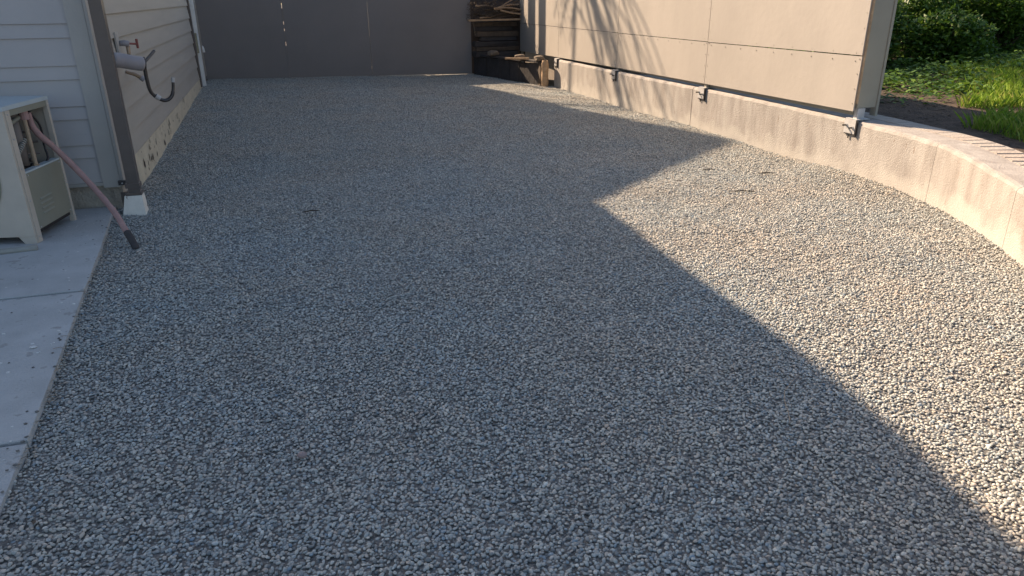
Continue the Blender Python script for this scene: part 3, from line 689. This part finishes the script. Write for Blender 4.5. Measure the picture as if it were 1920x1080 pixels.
# trees whose crowns shade the bank; the fence one is unseen, added for shade
def tree(x, y, h, rad, lean, lab, n, tr=.14, col=M_bark, vol=(1, 1, .8)):
    t_ = thing('tree', lab, 'tree', loc=(x, y, bz(x, y) if x > 5.2 else 0))
    top_ = Vector((lean[0], lean[1], h))
    tp = curve([(0, 0, -.3), (lean[0]*.2, lean[1]*.2+.05, h*.3), (lean[0]*.6, lean[1]*.6, h*.65), tuple(top_)], 4)
    obj('trunk', tube(tp, [tr*(1.25-.9*i/(len(tp)-1)) for i in range(len(tp))], n=12), col, t_, smooth=True)
    bm = B()
    for k in range(7):
        a = k*.9; e = top_+Vector((math.cos(a)*rad*.7, math.sin(a)*rad*.7, rad*.3*math.sin(k*2)))
        tube([tuple(top_*.7), tuple(top_.lerp(e, .5)+Vector((0, 0, -.1))), tuple(e)], [tr*.4, tr*.25, tr*.1], bm, n=6)
    obj('branch', bm, col, t_)
    bm = B()
    for k in range(16):
        v = Vector((random.gauss(0, 1), random.gauss(0, 1), random.gauss(0, 1))).normalized()*rad*.62
        leaves(bm, top_+Vector((v.x*vol[0], v.y*vol[1], v.z*vol[2])), (rad*.42, rad*.42, rad*.33), n//16, .13)
    obj('crown', bm, M_leaf, t_)
tree(5.9, 17.2, 7.0, 2.6, (-1.0, -1.3), 'unseen leafy tree added behind the panel fence to shade the bank', 3800)
tree(13.5, 10.6, 5.5, 2.3, (-.6, 1.8), 'brown trunked tree at the upper right corner of the bank', 6000, .30)
# palm behind the gate: its hanging leaflets streak the panels
pm = thing('palm', 'slender tall palm with long drooping fronds standing behind the gate', 'palm', loc=(.9, 19.7, 0))
obj('trunk', tube([(0, 0, -.1), (.05, -.02, 3), (.02, .02, 6), (0, 0, 7.9)], [.06, .05, .035, .04], n=10), M_bark, pm, smooth=True)
for k in range(42):
    a = -math.pi/2+random.gauss(0, .75); ln = random.uniform(1.4, 3.3); el = random.uniform(.0, .9)
    base = Vector((random.uniform(-.3, .3), random.uniform(-.4, .4), 7.9+random.uniform(-.3, .5)))
    pts = [base+Vector((math.cos(a)*ln*.8*t_, math.sin(a)*ln*.8*t_, ln*(math.sin(el)*t_*.9-1.25*t_**1.8))) for t_ in [j/10 for j in range(11)]]
    fr = obj('frond', tube(pts, [.022*(1-.6*i/10) for i in range(11)], n=5), M_palm, pm)
    bm = B(); d0 = Vector((-math.sin(a), math.cos(a), 0))
    wds = random.uniform(.015, .05)
    va = [[bm.verts.new(p+d0*sg*wds*math.sin(math.pi*min(1, .12+i/10*.88))) for sg in (-1, 1)] for i, p in enumerate(pts)]
    for p, q in zip(va, va[1:]): bm.faces.new((p[0], p[1], q[1], q[0]))
    for j in range(10):
        t_ = .3+.7*j/10; i0 = min(int(t_*10), 9); p = pts[i0].lerp(pts[i0+1], t_*10-i0); tan = (pts[i0+1]-pts[i0]).normalized()
        for sgn in (-1, 1):
            if random.random() < .35: continue
            q1 = p+(tan*.8+d0*sgn*.45).normalized()*random.uniform(.2, .4); wv = tan.cross(d0)*.0+d0*.010
            bm.faces.new([bm.verts.new(p-wv), bm.verts.new(p+wv), bm.verts.new(q1+Vector((0, 0, -.06)))])
    obj('leaflets', bm, M_palm, fr)

# ------------------------------------------------------------ small things on the gravel
bm = B(); bmesh.ops.create_icosphere(bm, subdivisions=2, radius=1)
for v in bm.verts: v.co = Vector((v.co.x*.019, v.co.y*.014, v.co.z*.012))*(1+.25*noise.noise(v.co*1.5))
o = tag(obj('stone', bm, M_stone, smooth=True), 'single pinkish stone larger than the gravel in the foreground', 'stone'); o.location = (-.085, 2.39, gz(-.085, 2.39)+.014)
pts = [(2.061, 2.321), (1.97, 2.26), (1.90, 2.21), (1.857, 2.149), (1.83, 2.09), (1.80, 2.04), (1.776, 2.007)]
tag(obj('dry_stalk', tube([(x, y, gz(x, y)+.016+.008*math.sin(i)) for i, (x, y) in enumerate(pts)], .0016, n=5), M_straw), 'long thin bent dry stalk lying on the shaded gravel', 'stalk')
for (x, y, l, a, lab) in ((3.74, 5.24, .20, -.35, 'short dark twig on the sunlit gravel near the shadow tip'), (4.34, 5.75, .16, -.3, 'dark twig on the sunlit gravel closest to the concrete wall'), (.12, 5.77, .12, .1, 'small dark twig lying on the shaded gravel'), (3.9, 6.05, .12, -.2, 'small twig on sunlit gravel just beside the shadow edge')):
    bm = tube([(-l/2*math.cos(a), -l/2*math.sin(a), 0), (0, .008, .004), (l/2*math.cos(a), l/2*math.sin(a), 0)], [.004, .006, .003], n=6)
    o = tag(obj('twig', bm, M_bark), lab, 'twig', 'twigs on the gravel'); o.location = (x, y, gz(x, y)+.014)
bm = B()
for i in range(150):
    y = random.uniform(2.6, 5.6); x = lerp(XL, y)+random.uniform(-.01, .05); a = random.uniform(0, 6.3); l = random.uniform(.01, .04)
    z = gz(x, y)+.016; tube([(x, y, z), (x+l*math.cos(a), y+l*math.sin(a), z+.004)], .0012, bm, n=4)
tag(stuff(obj('dry_grass', bm, M_straw)), 'bits of dry grass caught along the edge of the concrete path', 'dry grass')
bm = B()
for i in range(150):
    k = random.random()
    if k < .3: x, y = random.uniform(-1.2, 4), 15.6-abs(random.gauss(0, .12))
    elif k < .6: y = random.uniform(6.6, 14); x = -1.28+abs(random.gauss(0, .10))
    elif k < .97: y = random.uniform(3.4, 12.5); x = lerp(WXT, y)-.03-abs(random.gauss(0, .12))
    else: y = random.uniform(2.2, 13); x = random.uniform(-1, 4)
    a = random.uniform(0, 6.3); s_ = random.uniform(.008, .02); c = Vector((x, y, gz(x, y)+.014)); d = Vector((math.cos(a), math.sin(a), .1))*s_; e = Vector((-math.sin(a), math.cos(a), .3))*s_*.4
    bm.faces.new([bm.verts.new(c-d), bm.verts.new(c+e), bm.verts.new(c+d), bm.verts.new(c-e)])
tag(stuff(obj('fallen_leaves', bm, M_wood)), 'small brown leaf bits lying on the gravel along the walls and gate', 'leaf litter')
